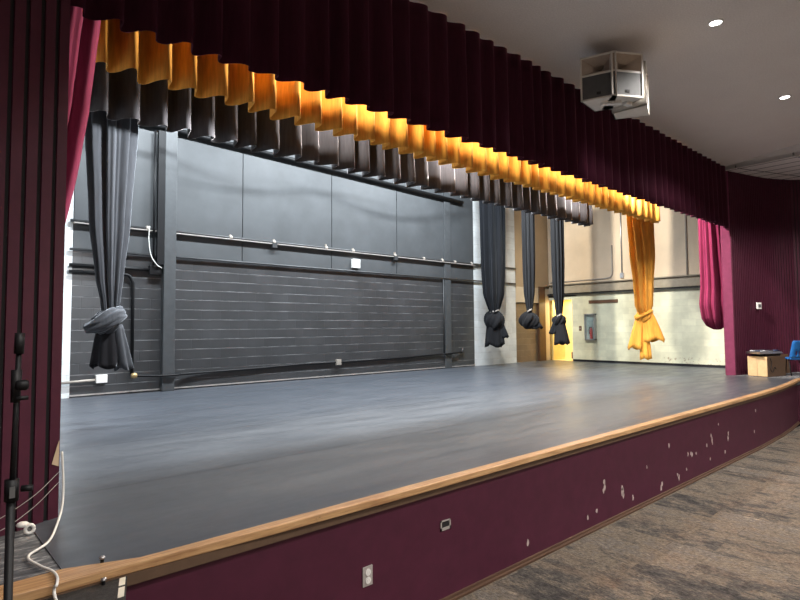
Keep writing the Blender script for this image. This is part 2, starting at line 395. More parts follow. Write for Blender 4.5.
    # stage left wall, loft
    struct(MB().box((-1.3, 4.2, ZS-.1), (-1.0, 10.4, 7.2)).build('wall_left_wing', 'block_white'), 'white block wall of the left wing', 'wall')
    struct(MB().box((-1.3, 4.2, 7.2), (17, 10.5, 7.3)).build('ceiling_loft', 'loft'), 'dark loft ceiling over the stage', 'ceiling')
    struct(MB().box((-1.3, 4.30, 5.5), (17, 4.36, 7.2)).build('wall_above_opening', 'loft'), 'dark wall above the stage opening', 'wall')
    # right pilaster and curved ribbed wall
    struct(MB().prism([(13.52, 4.30), (13.65, 4.17), (14.3, 4.17), (14.3, 4.34), (13.56, 4.34)], ZS-.1, 5.54).build('trim_5', 'lit_jamb_paint'), 'lit magenta edge of the stage opening on the right', 'door jamb')
    def ribbed(poly, z0, z1, period, slat, depth):
        P = bez([(x, y, 0) for x, y in poly], 10); L = [0]
        for a_, b_ in zip(P, P[1:]): L.append(L[-1]+(b_-a_).length)
        def at(s):
            for i in range(len(P)-1):
                if s <= L[i+1] or i == len(P)-2:
                    t = (s-L[i])/(L[i+1]-L[i]); return P[i].lerp(P[i+1], t), (P[i+1]-P[i]).normalized()
        m = MB(); s = (L[-1]-slat) % period
        zt = z1 if callable(z1) else (lambda x, y: z1)
        while s+slat < L[-1]+1e-4:
            p, d = at(s+.0005); q, d2 = at(s+slat); nrm = Vector((d.y, -d.x, 0)); n2 = Vector((d2.y, -d2.x, 0))
            qs = [p, q, q+n2*depth*.0, p]
            f0, f1 = p+nrm*depth, q+n2*depth
            zz = zt(p.x, p.y)
            m.hexa([(p.x, p.y, z0), (f0.x, f0.y, z0), (f1.x, f1.y, z0), (q.x, q.y, z0)], [(p.x, p.y, zz), (f0.x, f0.y, zz), (f1.x, f1.y, zz), (q.x, q.y, zz)], 0)
            s += period
        for a_, b_ in zip(P, P[1:]):
            d = (b_-a_).normalized(); nr = Vector((d.y, -d.x, 0)); za, zb = zt(a_.x, a_.y), zt(b_.x, b_.y)
            i0, i1, o0, o1 = a_+nr*.002, b_+nr*.002, a_-nr*.09, b_-nr*.09
            m.hexa([(i0.x,i0.y,z0),(i1.x,i1.y,z0),(o1.x,o1.y,z0),(o0.x,o0.y,z0)], [(i0.x,i0.y,za),(i1.x,i1.y,zb),(o1.x,o1.y,zb),(o0.x,o0.y,za)], 1)
        return m
    def tz(x, y): return 5.47+.091*(y-4.2)+.029*(x-13.5)
    struct(ribbed([(13.66, 4.17), (14.0, 4.08), (14.5, 3.96), (15.1, 3.77), (15.6, 3.45)], 0, lambda x, y: tz(x, y), .068, .048, .016).build('wall_right_front', ['slat_paint', 'groove']), 'maroon ribbed wall curving away right of the stage opening', 'wall')
    struct(ribbed([(15.6, 3.45), (15.95, 2.85), (16.02, 1.8), (16.04, .5)], 0, lambda x, y: tz(x, y), .068, .048, .016).build('wall_right_side', ['slat_paint', 'groove']), 'maroon ribbed wall of the hall beyond the right edge', 'wall')
    struct(ribbed([(-.8, 3.02), (-.2, 3.42), (.37, 3.68), (.655, 3.805)], 0, 5.56, .086, .060, .014).build('wall_left_front', ['slat_paint', 'groove']), 'maroon slatted wall panel left of the stage opening', 'wall')
    struct(ribbed([(-2.6, -.5), (-2.3, 1.0), (-1.6, 2.2), (-.8, 3.02)], 0, 5.56, .086, .060, .014).build('wall_left_side', ['slat_paint', 'groove']), 'maroon slatted wall of the hall beyond the left edge', 'wall')
    struct(MB().prism([(.60, 3.79), (.656, 3.815), (.67, 4.15), (.60, 4.2), (-1.3, 4.2), (-1.3, 4.12), (.55, 4.1)], ZS-.1, 5.56).build('trim_6', 'slat_paint'), 'maroon return edge of the left slatted panel', 'wall edge')
    # hall ceiling
    struct(MB().prism([(-4, -10), (7.77, -10), (12.9, 2.65), (13.52, 4.15), (13.6, 4.32), (-4, 4.32)], 5.546, 5.66).build('ceiling', 'plaster'), 'grey brown textured plaster ceiling of the hall', 'ceiling')
    poly = [(12.17, .85), (16.2, .5), (16.2, 4.3), (13.56, 4.3)]
    struct(MB().hexa([(x, y, tz(x, y)) for x, y in poly], [(x, y, tz(x, y)+.08) for x, y in poly]).build('ceiling_tile_area', 'tiles'), 'sloping tiled ceiling panel beside the curved maroon wall', 'ceiling')
    p0, p1 = (13.56, 4.3), (12.17, .85)
    struct(MB().hexa([(p0[0], p0[1], tz(*p0)-.002), (p1[0], p1[1], tz(*p1)-.002), (p1[0]+.05, p1[1], tz(*p1)-.002), (p0[0]+.05, p0[1], tz(*p0)-.002)],
                     [(p0[0], p0[1], 5.6), (p1[0], p1[1], 5.6), (p1[0]+.05, p1[1], 5.6), (p0[0]+.05, p0[1], 5.6)]).build('trim_7', 'plaster'), 'plaster drop between the ceiling and the tiled panel', 'ceiling edge')
    struct(MB().prism([(12.17, .85), (16.2, .5), (16.2, -10), (7.0, -10), (7.77, -10)], 5.16, 5.3).build('ceiling_rear', 'plaster'), 'plaster ceiling at the right rear of the hall', 'ceiling')
    # hall walls behind the camera
    struct(MB().box((-4, -10.1, 0), (17, -10, 5.6)).build('wall_hall_rear', 'hallwall'), 'plain rear wall of the hall', 'wall')
    struct(MB().box((-4.1, -10, 0), (-4, 3, 5.6)).build('wall_hall_left', 'hallwall'), 'plain left wall of the hall', 'wall')
    struct(MB().box((16.05, -10, 0), (16.2, .7, 5.6)).build('wall_hall_right', 'hallwall'), 'plain right wall of the hall', 'wall')
setting()

# ------------------------------------------------------------------ CURTAINS
def pleat_sheet(x0, x1, y, z0, z1, period, amp, seed, k=2.2, rows=7, flare=1.25, lean=.25, zjit=.008):
    """hanging pleated cloth along x: rounded box pleats of uneven width"""
    r = random.Random(seed); cols = []; x = x0; npl = 10
    while x < x1-1e-6:
        w = period*r.uniform(.82, 1.2); w = min(w, x1-x)
        if x1-x-w < period*.4: w = x1-x
        a = amp*r.uniform(.75, 1.2); ln = lean*r.uniform(.4, 1.5); dz = r.uniform(-zjit, zjit); b = r.uniform(-.25, .25)
        for j in range(npl):
            t = j/npl; sgn = math.sin(2*PI*t)
            wv = math.tanh(k*sgn+b*math.sin(PI*t)*1.0)/math.tanh(k)
            cols.append((x+w*t + ln*w*.5*wv*.35, -a*wv, dz*sgn, r.uniform(-.002, .002)))
        x += w
    cols.append((x1, 0, 0, 0)); out = []
    for i in range(rows):
        t = i/(rows-1); z = z1+(z0-z1)*t; s = .75+(flare-.75)*t
        out.append([(cx, y+cy*s+cj*t, z+cd*t) for cx, cy, cd, cj in cols])
    return MB().grid(out)
def lobe(top, bot, r0, r1, lateral, nf, seed, depth=.22, rows=9, nn=72, squash=.55, open_=True):
    """a fluted cone of gathered cloth hanging from a knot"""
    r = random.Random(seed); top, bot = Vector(top), Vector(bot); lat = Vector(lateral).normalized(); oth = Vector((-lat.y, lat.x, 0)); ph = r.uniform(0, 6)
    rr = []
    for i in range(rows):
        t = i/(rows-1); c = top.lerp(bot, t); rad = r0+(r1-r0)*(t**.7)
        ring = []
        for k in range(nn):
            a = 2*PI*k/nn; f = 1+depth*(.25+.75*t)*math.sin(nf*a+ph+.8*math.sin(2*a+ph)); dz = .06*r1*math.sin(3*a+ph)*t/.3
            p = c+lat*(rad*f*math.cos(a))+oth*(rad*f*squash*math.sin(a)); ring.append((p.x, p.y, p.z+dz))
        rr.append(ring)
    return MB().grid(rr, closed=True)
def drape(tab, nf, seed, depth=.16, rows=34, nn=150):
    """tab rows: z, cx, cy, rx, ry; folded column of cloth"""
    r = random.Random(seed); ph = [r.uniform(0, 6) for _ in range(4)]; rr = []
    z1, z0 = tab[0][0], tab[-1][0]
    for i in range(rows):
        z = z1+(z0-z1)*i/(rows-1); cx, cy, rx, ry = lerp(tab, z); ring = []
        for k in range(nn):
            a = 2*PI*k/nn
            f = 1+depth*math.tanh(1.8*math.sin(nf*a+ph[0]+.9*math.sin(2*a+ph[1])+.25*math.sin(z*1.3+ph[2])))+.06*math.sin((nf*2+1)*a+ph[3])
            ring.append((cx+rx*f*math.cos(a), cy+ry*f*math.sin(a), z))
        rr.append(ring)
    return MB().grid(rr, closed=True)
def bundle(c, r, lateral, seed, nf=6, up=1.0, depth=.12, squash=.7, n=60, rows=18):
    """a lumpy wrapped ball of cloth"""
    rd = random.Random(seed); c = Vector(c); lat = Vector(lateral).normalized(); oth = Vector((-lat.y, lat.x, 0)); ph = [rd.uniform(0, 6) for _ in range(4)]; rr = []
    for i in range(rows):
        th = PI*(i+.001)/(rows-1+.002); ring = []
        for k in range(n):
            a = 2*PI*k/n
            f = 1+depth*math.tanh(1.6*math.sin(nf*a+ph[0]+3*th))*math.sin(th)+.12*math.sin(2*a+ph[1])*math.sin(2*th+ph[2])+.09*math.sin(11*a+6*th+ph[3])*math.sin(th)
            p = c+lat*(r*f*math.sin(th)*math.cos(a))+oth*(r*squash*f*math.sin(th)*math.sin(a)); ring.append((p.x, p.y, p.z+r*up*f*math.cos(th)))
        rr.append(ring)
    return MB().grid(rr, closed=True)
def wrap(c, rx, ry, lateral, tilt, r, turns=1.6, n=40):
    c = Vector(c); lat = Vector(lateral).normalized(); oth = Vector((-lat.y, lat.x, 0)); pts = []
    for i in range(n+1):
        a = 2*PI*turns*i/n; pts.append(c+lat*(rx*math.cos(a))+oth*(ry*math.sin(a))+Vector((0, 0, tilt*math.cos(a)+.05*(i/n-.5))))
    return MB().tube(pts, r, 8)

def curtains():
    # maroon valance
    t = thing('valance_curtain', 'long dark maroon pleated valance across the top of the stage opening', 'curtain', (6.8, 4.18, 4.17))
    pleat_sheet(.68, 13.62, 4.185, 4.172, 5.53, .262, .052, 11, k=1.1, lean=.5).build('cloth', 'valance', t, True, solid=.006, fixn=False)
    MB().box((.68, 4.26, 5.46), (13.6, 4.296, 5.54)).build('mounting_board', 'groove', t)
    # gold border
    t = thing('border_curtain', 'golden yellow pleated border hanging behind the maroon valance', 'curtain', (6, 5.2, 4.33))
    pleat_sheet(.2, 12.2, 5.12, 4.25, 5.9, .262, .098, 5, k=.95, lean=.35).build('cloth', 'gold', t, True, solid=.005, fixn=False)
    MB().tube([(.2, 5.12, 5.92), (12.2, 5.12, 5.92)], .025).build('batten', 'black_metal', t)
    # black border
    t = thing('border_curtain', 'black velour pleated border showing below the gold one', 'curtain', (6, 6.7, 4.33))
    pleat_sheet(.2, 12.0, 6.64, 4.385, 5.95, .30, .108, 8, k=1.4, lean=.4, zjit=.014).build('cloth', 'black_cloth', t, True, solid=.005, fixn=False)
    MB().tube([(.2, 6.60, 5.97), (12.0, 6.60, 5.97)], .025).build('batten', 'black_metal', t)
    tag(MB().tube([(1.95, 10.15, 5.70), (11.4, 10.15, 5.485)], .045, 12).build('pipe_batten', 'black_metal', smooth=True), 'black pipe running along the top of the back wall', 'pipe')
    # gold leg curtain, knotted
    lat = (.45, -.89, 0)
    t = thing('leg_curtain', 'golden yellow leg curtain knotted at its lower end, right of the stage', 'curtain', (12.1, 5.6, 1.25))
    tab = [(5.9, 12.05, 5.49, .52, .12), (4.4, 12.11, 5.49, .48, .13), (3.6, 12.13, 5.49, .40, .17), (2.9, 12.15, 5.49, .30, .14), (2.45, 12.15, 5.49, .26, .13), (2.22, 12.15, 5.49, .12, .09)]
    drape(tab, 9, 21, .2).build('drape', 'gold', t, True, fixn=True)
    kc = Vector((12.16, 5.50, 2.2)); L = Vector(lat)
    k = bundle(kc, .15, lat, 4, 5, 1.0, .14).build('knot', 'gold', t, True)
    m = wrap(kc+Vector((0, 0, .04)), .155, .12, lat, .07, .045); m.build('wrap_band', 'gold', k, True)
    lobe(kc+L*(-.08)+Vector((0, 0, .0)), kc+L*(-.19)+Vector((0, 0, -.72)), .07, .15, lat, 5, 1, .2).build('tail', 'gold', t, True, solid=.006)
    lobe(kc+L*(.10)+Vector((0, 0, .08)), kc+L*(.20)+Vector((0, 0, -.54)), .08, .20, lat, 6, 2, .16).build('tail', 'gold', t, True, solid=.006)
    lobe(kc+Vector((0, 0, -.05)), kc+L*(.02)+Vector((0, 0, -.95)), .06, .10, lat, 4, 3, .25).build('tail', 'gold', t, True, solid=.006)
    # black legs
    t = thing('leg_curtain', 'charcoal leg curtain tied in a knot at the left side of the stage', 'curtain', (1.700, 6.95, 1.5))
    tab = [(5.9, 1.700, 7.1, .29, .13), (4.5, 1.705, 7.1, .245, .13), (3.25, 1.700, 7.1, .185, .11), (2.6, 1.700, 7.08, .125, .09), (2.3, 1.710, 7.07, .085, .07), (2.12, 1.710, 7.07, .07, .06)]
    drape(tab, 10, 31, .2).build('drape', 'leg_cloth', t, True)
    lt = Vector((.97, -.23, 0))
    k = bundle((1.650, 7.02, 2.06), .14, lt, 9, 4, .95, .12).build('knot', 'leg_cloth', t, True)
    fold = MB(); pts = bez([(1.820, 7.00, 2.16), (1.710, 6.92, 2.14), (1.570, 6.90, 2.05), (1.430, 6.96, 1.99)], 6)
    fold.tube(pts, [.05+.045*math.sin(PI*min(1, i/(len(pts)-1)*.9+.12)) for i in range(len(pts))], 40, ridge=.12); fold.build('wrap_band', 'leg_cloth', k, True)
    wrap((1.720, 7.05, 2.18), .09, .08, lt, .05, .035).build('wrap_band', 'leg_cloth', k, True)
    lobe((1.680, 7.05, 2.02), (1.685, 7.05, 1.56), .10, .165, lt, 7, 12, .12, squash=.6).build('tail', 'tail_dark', t, True, solid=.006)
    lobe((1.770, 7.00, 2.05), (1.850, 6.98, 1.52), .05, .085, lt, 4, 13, .2).build('tail', 'leg_cloth', t, True, solid=.006)
    # three at the right; lateral on screen
    specs = [('dark grey leg curtain in front of the pale wall strip, farthest back on the right', 12.05, 9.62, 2.42, .40, .2, .27, 1.42, 41),
             ('black leg curtain knotted high in front of the brown corner infill', 12.2, 8.55, 2.42, .15, .14, .26, 1.93, 42),
             ('black leg curtain in front of the yellow door, next to the gold one', 12.2, 7.66, 2.27, .145, .14, .22, 1.53, 43)]
    for lab, x, y, zk, rx, ry, rb, zb, sd in specs:
        d = Vector((x, y, 0)).normalized(); lr = Vector((d.y, -d.x, 0))
        t = thing('leg_curtain', lab, 'curtain', (x, y, zb))
        tab = [(5.95, x, y, rx*1.05, ry), (4.6, x, y, rx, ry), (3.6, x, y, rx*.95, ry*.97), (2.9, x, y, rx*.84, ry*.85), (zk+.15, x, y, rx*.55, ry*.6), (zk-.05, x, y, rx*.3, ry*.45)]
        drape(tab, 9, sd, .2).build('drape', 'leg_dark', t, True)
        if sd == 41:
            kb = bundle((x, y, zk-.27), .27, lr, sd, 5, 1.0, .14).build('knot', 'tail_dark', t, True)
            lobe((x, y, zk-.2), (x, y, zb+.05), .18, .25, lr, 6, sd, .14).build('tail', 'tail_dark', t, True, solid=.006)
            lobe(Vector((x, y, zk-.15))+lr*.1, Vector((x, y, zb+.28))+lr*.26, .07, .12, lr, 4, sd+9, .2).build('tail', 'leg_dark', t, True, solid=.006)
        elif sd == 42:
            kb = bundle(Vector((x, y, zk-.26))-lr*.03, .225, lr, sd, 4, .95, .16).build('knot', 'tail_dark', t, True)
            lobe(Vector((x, y, zk-.06)), Vector((x, y, zb+.02))+lr*.18, .08, .14, lr, 4, sd, .25).build('tail', 'leg_dark', t, True, solid=.006)
        else:
            kb = bundle((x, y, zk-.12), .15, lr, sd, 5, 1.0, .14).build('knot', 'tail_dark', t, True)
            lobe((x, y, zk-.05), Vector((x, y, zb+.02))+lr*.05, .09, .17, lr, 4, sd, .16).build('tail', 'tail_dark', t, True, solid=.006)
            lobe(Vector((x, y, zk-.05))-lr*.05, Vector((x, y, zb+.28))-lr*.17, .06, .09, lr, 3, sd+5, .2).build('tail', 'leg_dark', t, True, solid=.006)
        wrap((x, y, zk), rx*.30+.02, ry*.5+.02, lr, .03, .009, 2.2).build('tie_cord', 'grey_plate', kb, True)
    # house curtain left: sweeps back behind the slatted panel
    def house_left(dx, y, seed, n=6):
        r = random.Random(seed); rows = []
        edge = [(5.6, 1.00), (4.35, .988), (3.99, .954), (3.68, .927), (3.22, .87), (2.99, .831), (2.73, .781), (2.4, .70), (2.0, .60)]
        for i in range(30):
            z = 5.6+(2.0-5.6)*i/29; xr = lerp(edge, z)[0]+dx; row = []
            for k in range(n*12+1):
                s_ = k/(n*12); w = math.sin(2*PI*n*s_+seed); row.append((-.35+(xr+.35)*s_, y-.10*s_+.02*math.tanh(5*w)+.06*math.exp(-((1-s_)/.012)**2), z))
            rows.append(row)
        return MB().grid(rows)
    t = thing('house_curtain', 'maroon house curtain coloured as stage-lit pink, swept back behind the slatted panel on the left', 'curtain', (.6, 4.55, 2.0))
    house_left(0, 4.55, 1).build('drape', 'house', t, True, solid=.012, fixn=False)
    house_left(-.125, 4.465, 2).build('fold', 'house', t, True, solid=.012, fixn=False)
    # house curtain right: tied up into a bag
    t = thing('house_curtain', 'maroon house curtain coloured as stage-lit pink, tied up into a hanging bag at the right of the opening', 'curtain', (13.9, 4.6, 1.9))
    tab = [(5.5, 13.70, 4.62, .34, .16), (4.4, 13.74, 4.62, .40, .17), (3.7, 13.80, 4.62, .46, .18), (2.9, 13.88, 4.62, .54, .19), (2.45, 13.85, 4.62, .60, .20), (2.15, 13.90, 4.62, .55, .19), (1.98, 13.95, 4.62, .40, .15), (1.89, 14.0, 4.62, .12, .06)]
    drape(tab, 8, 55, .10, rows=44).build('drape', 'house', t, True)
curtains()

# ------------------------------------------------------------------ PIPES AND WALL FITTINGS
def fittings():
    y = 10.25-.045
    P = lambda pts, r: MB().tube(pts, r, 10)
    pc = 'conduits along the back wall'
    t = thing('conduit', 'long upper conduit with pale clamps across the black back wall', 'pipe', (1.8, y, 3.786), pc)
    MB().tube([(1.85, y, 3.786), (13.85, y, 3.786)], .026).build('tube', 'dark_pipe', t, True)
    MB().box((1.9, 10.17, 3.745), (11.93, 10.25, 3.762)).build('shelf_rail', 'grey_plate', t)
    for x in (3.05, 4.6, 5.55, 6.85, 7.6, 8.9, 9.9, 10.6, 11.1, 11.8):
        MB().lathe((x, y, 3.786), [(.04, -.03), (.048, -.02), (.048, .02), (.04, .03)], 10, 'x').box((x-.01, y-.012, 3.76), (x+.01, y+.04, 3.825+.025*(int(x*10)%3))).build('clamp', 'pale_pipe', t)
    for x in (5.55, 8.9): MB().box((x-.05, y-.05, 3.67), (x+.06, y+.03, 3.77)).build('junction_box', 'dark_pipe', t)
    tag(P([(1.85, y, 3.315), (13.85, y, 3.315)], .022).build('conduit', 'dark_pipe', smooth=True), 'thin lower conduit running the length of the back wall at the block top', 'pipe', pc)
    t = thing('conduit', 'short thick conduit ending in a black box beside the left column', 'pipe', (1.85, y, 3.05), pc)
    P([(1.85, y, 3.053), (3.14, y, 3.053)], .03).build('tube', 'black_metal', t, True)
    MB().box((3.08, y-.05, 2.96), (3.29, y+.045, 3.12)).build('junction_box', 'black_metal', t, bevel=.008)
    t = thing('conduit', 'black conduit turning down by an elbow left of the column', 'pipe', (2.8, y, 1.2), pc)
    P([(1.85, y, 2.945)]+bez([(2.62, y, 2.945), (2.76, y, 2.92), (2.825, y, 2.80)], 6)+[(2.83, y, 1.22)], .028).build('tube', 'black_metal', t, True)
    t = thing('conduit', 'long sagging conduit low on the back wall with a brass elbow', 'pipe', (2.83, y, 1.18), pc)
    pts = [(3.52, 10.06), (3.31, 10.06)]
    P(bez([(2.85, 10.12, 1.19), (3.28, 10.085, 1.165), (3.56, 10.085, 1.165), (3.8, 10.20, 1.165), (5.2, 10.222, 1.185), (6.2, 10.222, 1.215), (7.2, 10.222, 1.215), (9, 10.222, 1.235), (10.4, 10.222, 1.27), (10.66, 10.175, 1.275), (10.97, 10.175, 1.285), (11.38, 10.22, 1.30)], 8), .021).build('tube', 'black_metal', t, True)
    MB().lathe((2.84, 10.10, 1.195), [(.0, -.05), (.04, -.045), (.05, 0), (.04, .04), (0, .045)], 12, 'x').build('elbow_joint', 'brass', t, True)
    MB().box((7.12, y-.04, 1.16), (7.24, y+.04, 1.28)).build('junction_box', 'pale_pipe', t)
    P([(11.36, y, 1.30), (11.39, y, 1.40)], .03).build('end_cap', 'dark_pipe', t, True)
    t = thing('conduit', 'pale conduit ending in a white box at the left edge of the back wall', 'pipe', (2.3, y, 1.15), pc)
    P([(1.75, y, 1.135), (2.3, y, 1.155)], .022).build('tube', 'pale_pipe', t, True)
    MB().box((2.27, y-.04, 1.10), (2.44, y+.045, 1.235)).build('junction_box', 'white_plastic', t, bevel=.006)
    tag(P([(3.14, 10.145, 5.58), (3.14, 10.145, 3.13)], .018).build('conduit', 'black_metal', smooth=True), 'thin vertical conduit running up beside the left column', 'pipe', pc)
    tag(MB().box((3.19, 10.10, 3.15), (3.31, 10.165, 5.58)).build('cable_duct', 'black_metal'), 'black vertical cable duct against the left column', 'duct')
    tag(P([(10.64, y, 1.30), (10.64, y, 3.3)], .016).build('conduit', 'dark_pipe', smooth=True), 'thin vertical conduit beside the right column', 'pipe', pc)
    tag(P(bez([(3.06, 10.13, 3.82), (3.05, 10.12, 3.55), (3.09, 10.12, 3.3), (3.18, 10.09, 3.14), (3.27, 10.09, 3.08)], 6), .008).build('hanging_cord', 'white_cord', smooth=True), 'pale cord hanging from the upper conduit beside the column', 'cord')
    t = thing('wall_box', 'white square box fixed between the two long conduits', 'box', (7.69, y, 3.35))
    MB().box((7.58, y-.03, 3.39), (7.80, y+.045, 3.60)).build('cover', 'white_plastic', t, bevel=.012)
    MB().lathe((7.69, y-.032, 3.49), [(.045, -.006), (.05, 0), (.05, .004)], 16, 'y').build('knockout', 'white_plastic', t)
    # right wall
    x = 15.8-.023
    pr = 'conduits on the right wing wall'
    t = thing('conduit', 'pale vertical conduit with an end box left of the gold leg curtain', 'pipe', (x, 7.74, 3.5), pr)
    MB().tube([(x, 7.745, 3.55), (x, 7.745, 6.0)], .022).build('tube', 'steel', t, True)
    MB().box((x-.04, 7.69, 3.43), (x+.03, 7.80, 3.58)).build('junction_box', 'steel', t)
    tag(MB().tube([(x, 8.05, 4.45), (x, 8.05, 3.62)]+bez([(x, 8.06, 3.56), (x, 8.12, 3.48), (x, 8.25, 3.45)], 6)+[(x, 10.2, 3.44)], .02).build('conduit', 'pale_pipe', smooth=True), 'tan conduit bending along the wall just above the beam', 'pipe', pr)
    tag(MB().tube([(x, 5.9, 3.38), (x, 5.9, 6.2)], .024).build('conduit', 'pale_pipe', smooth=True), 'tan vertical conduit right of the gold leg curtain', 'pipe', pr)
    tag(MB().box((15.765, 7.91, 2.70), (15.801, 8.85, 2.80)).build('wooden_board', 'brownmetal', bevel=.005), 'narrow brown board fixed high on the cream wall', 'board')
    t = thing('extinguisher_cabinet', 'recess style fire extinguisher cabinet on the cream wall', 'cabinet', (15.75, 8.79, 1.56))
    f = MB(); ya, yb_, za, zb = 8.62, 8.97, 1.56, 2.38
    for a, b in (((15.68, ya, za), (15.8, ya+.03, zb)), ((15.68, yb_-.03, za), (15.8, yb_, zb)), ((15.68, ya, zb-.03), (15.8, yb_, zb)), ((15.68, ya, za), (15.8, yb_, za+.04))): f.box(a, b)
    f.build('frame', 'steel', t); MB().box((15.785, ya+.03, za+.04), (15.799, yb_-.03, zb-.03)).build('back_panel', 'teal', t)
    MB().box((15.684, ya+.03, za+.04), (15.688, yb_-.03, zb-.03)).build('glass_door', 'pane', t)
    t = thing('fire_extinguisher', 'small red fire extinguisher inside the wall cabinet', 'fire extinguisher', (15.735, 8.77, 1.6))
    MB().lathe((15.735, 8.77, 1.6), [(.035, 0), (.042, .01), (.042, .27), (.03, .31), (.014, .33), (.014, .35)], 16).build('cylinder', 'red', t, True)
    MB().box((15.72, 8.75, 1.95), (15.75, 8.83, 1.975)).box((15.725, 8.76, 1.93), (15.745, 8.78, 1.96)).build('valve_handle', 'black_plastic', t)
    MB().tube(bez([(15.735, 8.79, 1.955), (15.72, 8.83, 1.9), (15.72, 8.825, 1.75)], 6), .009).build('hose', 'black_plastic', t, True)
    t = thing('light_switch', 'small dark switch plate left of the extinguisher cabinet', 'switch', (15.79, 9.17, 1.8))
    MB().box((15.785, 9.13, 1.85), (15.8, 9.21, 2.0)).build('plate', 'brownmetal', t); MB().box((15.775, 9.155, 1.9), (15.786, 9.185, 1.95)).build('toggle', 'steel', t)
    # wall control on the curved maroon wall
    t = thing('wall_control', 'small pale control plate on the ribbed maroon wall', 'switch', (14.45, 3.9, 2.3))
    c = Vector((14.50, 3.895, 2.43)); d = Vector((.86, -.42, 0)).normalized(); n = Vector((d.y, -d.x, 0))
    MB().obox(c, d*.06, n*.014, (0, 0, .075)).build('plate', 'white_plastic', t); MB().obox(c+n*.02, d*.032, n*.008, (0, 0, .035)).build('dial', 'grille', t)
    # apron outlets
    t = thing('power_outlet', 'grey double power outlet low on the maroon stage front', 'outlet', (2.205, 2.82, .34))
    MB().box((2.165, 2.811, .338), (2.245, 2.8195, .462)).build('plate', 'grey_plate', t, bevel=.003)
    for z in (.375, .425): MB().lathe((2.205, 2.810, z), [(.021, -.005), (.021, .002)], 14, 'y').box((2.196, 2.8035, z-.008), (2.199, 2.8055, z+.008)).box((2.211, 2.8035, z-.008), (2.214, 2.8055, z+.008)).build('socket', 'white_plastic', t)
    t = thing('open_wall_box', 'open metal box with a dark hole in the maroon stage front', 'box', (2.927, 2.82, .5))
    f = MB(); xa, xb, za, zb = 2.875, 2.98, .512, .582
    for a, b in (((xa, 2.812, za), (xa+.012, 2.8195, zb)), ((xb-.012, 2.812, za), (xb, 2.8195, zb)), ((xa, 2.812, zb-.008), (xb, 2.8195, zb)), ((xa, 2.812, za), (xb, 2.8195, za+.02))): f.box(a, b)
    f.build('rim', 'grey_plate', t); MB().box((xa+.012, 2.8175, za+.02), (xb-.012, 2.8195, zb-.008)).build('hole', 'groove', t)
fittings()

